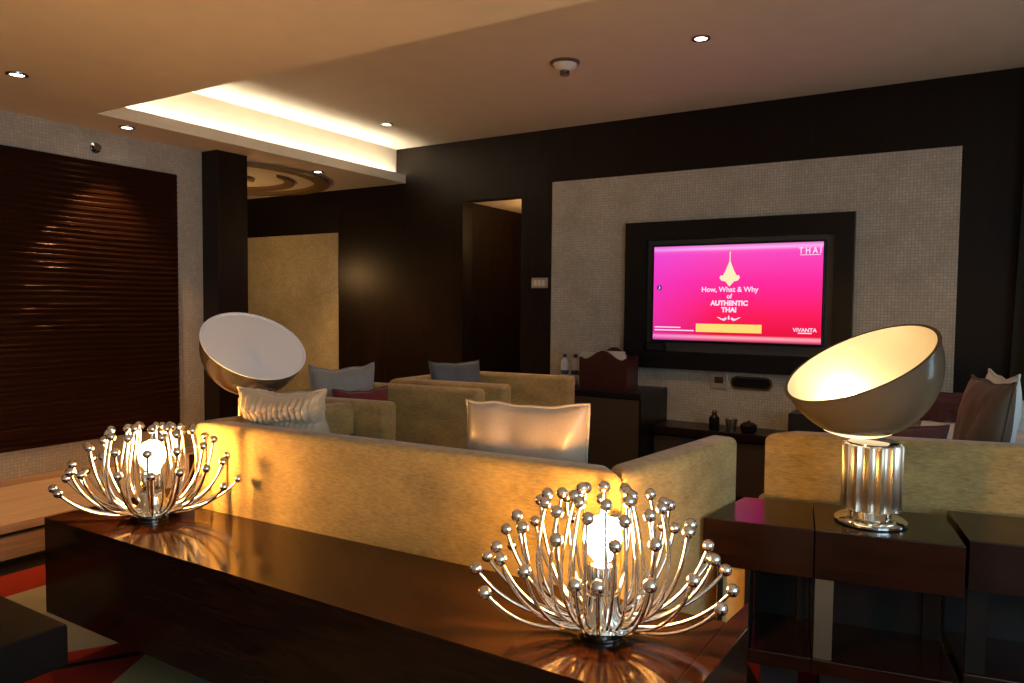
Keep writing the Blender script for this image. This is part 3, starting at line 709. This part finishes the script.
# ------------------------------------------------------------------ cushions
def cushion(label, loc, rz, lean, w, h, th, mat, seed, cat='cushion', pleat=0, roll=0.0, pin=.10, crumple=.012, group='loose cushions on the seats', pipe=True):
    """stands in its own x-z plane, bottom at its origin; lean tips it back about x"""
    t = empty('cushion', loc); t.rotation_euler = (lean, roll, rz); tag(t, label, cat, group)
    n = 64 if pleat else 28; bm = bmesh.new(); gr = {}
    rim = []
    def pos(u, v, side):
        x = u * w / 2 * (1 - pin * (1 - abs(v) ** 2.2) * .8); z = v * h / 2 * (1 - pin * (1 - abs(u) ** 2.2))
        tt = max(0.0, (1 - u ** 4) * (1 - v ** 4)) ** .55
        y = side * th / 2 * tt
        nz_ = noise.noise(Vector((u * 2.2 + seed, v * 2.2, side * 3.0))) * crumple + noise.noise(Vector((u * 5 + seed, v * 5, 3 + side))) * crumple * .4
        if pleat: nz_ += .009 * math.sin(u * pleat + 1.5 * v) * max(0.0, min(1.0, (v + .55) * 2)) - .02 * math.exp(-((v + .3) / .12) ** 2)
        y += side * nz_ * tt
        if crumple: z += noise.noise(Vector((u * 1.7 + seed, 9.0, v))) * crumple * 1.2 - (.02 * math.sin(PI * (u + 1) / 2) ** 2 * (v > 0) * v if pleat else 0); x += noise.noise(Vector((4.0, v * 1.7 + seed, u))) * crumple
        return Vector((x, y, z + h / 2))
    for side in (-1, 1):
        for i in range(n + 1):
            for j in range(n + 1):
                u, v = -1 + 2 * i / n, -1 + 2 * j / n
                e = i in (0, n) or j in (0, n)
                if e and side == 1: gr[(1, i, j)] = gr[(-1, i, j)]
                else: gr[(side, i, j)] = bm.verts.new(pos(u, v, side))
        for i in range(n):
            for j in range(n):
                f = [gr[(side, i, j)], gr[(side, i + 1, j)], gr[(side, i + 1, j + 1)], gr[(side, i, j + 1)]]
                bm.faces.new(f if side == -1 else f[::-1])
    loop = [(i, 0) for i in range(n)] + [(n, j) for j in range(n)] + [(i, n) for i in range(n, 0, -1)] + [(0, j) for j in range(n, 0, -1)]
    rim = [gr[(-1, i, j)].co.copy() for i, j in loop]
    bmesh.ops.recalc_face_normals(bm, faces=bm.faces[:])
    link('cover', bm, mat, t, True)
    if pipe: link('piping', tube(bmesh.new(), rim + [rim[0]], .0045, 6), M['piping'] if mat in (M['silk_gold'], M['silk_pleat']) else mat, t, True)
    return t
S = .421
# on the near sofa
cushion('champagne silk cushion standing on the near sofa, lit at one end', (-1.14, 1.985, S), math.radians(8), math.radians(7), .41, .545, .14, M['silk_gold'], 2.0, crumple=.016, pin=.07)
cushion('beige pleated cushion slumped over the near sofa\'s arm corner', (-2.145, 1.895, .765), math.radians(22), math.radians(14), .345, .175, .16, M['silk_pleat'], 5.0, pleat=46, crumple=.012, pin=.12)
cushion('small dark red cushion on the near sofa\'s seat against its far arm', (-2.17, 2.20, S), math.radians(-86), math.radians(12), .30, .27, .09, M['dred'], 8.0)
cushion('dark red cushion at the near sofa\'s right end behind the champagne cushion', (-.90, 2.05, S), math.radians(24), math.radians(12), .30, .34, .10, M['dred'], 11.0)
# on the armchairs
cushion('grey cushion with peaked corners on the armchair beside the red one', (-2.62, 2.71, S), math.radians(66), math.radians(-10), .35, .53, .14, M['grey_silk'], 14.0, pin=.12)
cushion('bright red cushion on the armchair beside the grey cushion', (-2.43, 2.67, S), math.radians(72), math.radians(-14), .30, .43, .10, M['red'], 17.0)
cushion('slate blue cushion on the armchair nearest the back wall', (-2.63, 3.70, S), math.radians(66), math.radians(-10), .36, .49, .14, M['slate'], 20.0, pin=.10)
# on the right sofa
cushion('large brown cushion propped on the right sofa under the curtain', (.015, 3.22, S), math.radians(-66), math.radians(-9), .31, .585, .11, M['brown'], 23.0, pin=.08)
cushion('pale blue white cushion behind the large brown cushion', (.075, 3.36, S), math.radians(-70), math.radians(-6), .26, .60, .10, M['pale'], 26.0, pin=.10)
cushion('maroon cushion lying on the right sofa beside the brown cushion', (-.22, 3.12, S), math.radians(15), math.radians(10), .34, .42, .12, M['dred'], 29.0)

# bench below the window and its cushions
t = empty('window_bench', (.75, 4.55, 0)); tag(t, 'window bench with a white top beneath the curtain', 'bench')
link('top', B(-.93, 1.1, -.28, .25, .60, .645, bev=.005), M['white'], t)
link('base', B(-.90, 1.1, -.25, .25, 0, .5998), M['benchgrey'], t)
cushion('small maroon cushion on the window bench against the mosaic', (-.06, 4.60, .646), math.radians(10), math.radians(14), .26, .17, .10, M['dred'], 32.0)
cushion('pale flattened cushion lying on the window bench by the curtain', (.33, 4.52, .646), math.radians(8), math.radians(30), .42, .16, .16, M['pale'], 35.0)

# curtain gathered at the far right corner
def curtain(name, label, x0, x1, y, z0, z1, n, amp, flare):
    bm = bmesh.new(); rows = 12; g = []
    for i in range(rows + 1):
        f = i / rows; z = z1 + (z0 - z1) * f; row = []
        for j in range(n + 1):
            u = j / n; x = x0 + (x1 - x0) * u - flare * f * (1 - u)
            row.append(bm.verts.new((x, y + amp * math.sin(u * 2 * PI * 7) * (.7 + .3 * f) + .004 * math.sin(9 * f + 5 * u), z)))
        g.append(row)
    for i in range(rows):
        for j in range(n): bm.faces.new((g[i][j], g[i][j + 1], g[i + 1][j + 1], g[i + 1][j]))
    r = bmesh.ops.solidify(bm, geom=bm.faces[:], thickness=.004)
    return tag(link(name, bm, M['drape'], None, True), label, 'curtain')
curtain('curtain', 'olive brown floor length curtain at the far right corner', .262, 1.10, 4.90, .66, CEI - .02, 140, .03, .045)

# ------------------------------------------------------------------ daylight
w = bpy.data.worlds.new('daylight'); sc.world = w; w.use_nodes = True
bg = w.node_tree.nodes['Background']; bg.inputs['Color'].default_value = (0.60, 0.83, 1.0, 1); bg.inputs['Strength'].default_value = 5.8
for a, b in W:
    L = bpy.data.lights.new('window_portal', 'AREA'); L.shape = 'RECTANGLE'; L.size = 1.65; L.size_y = b - a; L.energy = 1
    L.cycles.is_portal = True
    o = bpy.data.objects.new('window_portal', L); COL.objects.link(o); o.location = (XR + .17, (a + b) / 2, 1.375)
    o.rotation_euler = (0, PI / 2, 0)

vs = sc.view_settings
sc.display_settings.display_device = 'sRGB'
vs.view_transform = 'Standard'; vs.look = 'None'; vs.exposure = 0.0; vs.gamma = 1.0; vs.use_curve_mapping = False
sc.cycles.caustics_reflective = False; sc.cycles.caustics_refractive = False
sc.cycles.max_bounces = 8; sc.cycles.diffuse_bounces = 4; sc.cycles.glossy_bounces = 4; sc.cycles.sample_clamp_indirect = 6.0
sc.cycles.use_denoising = True
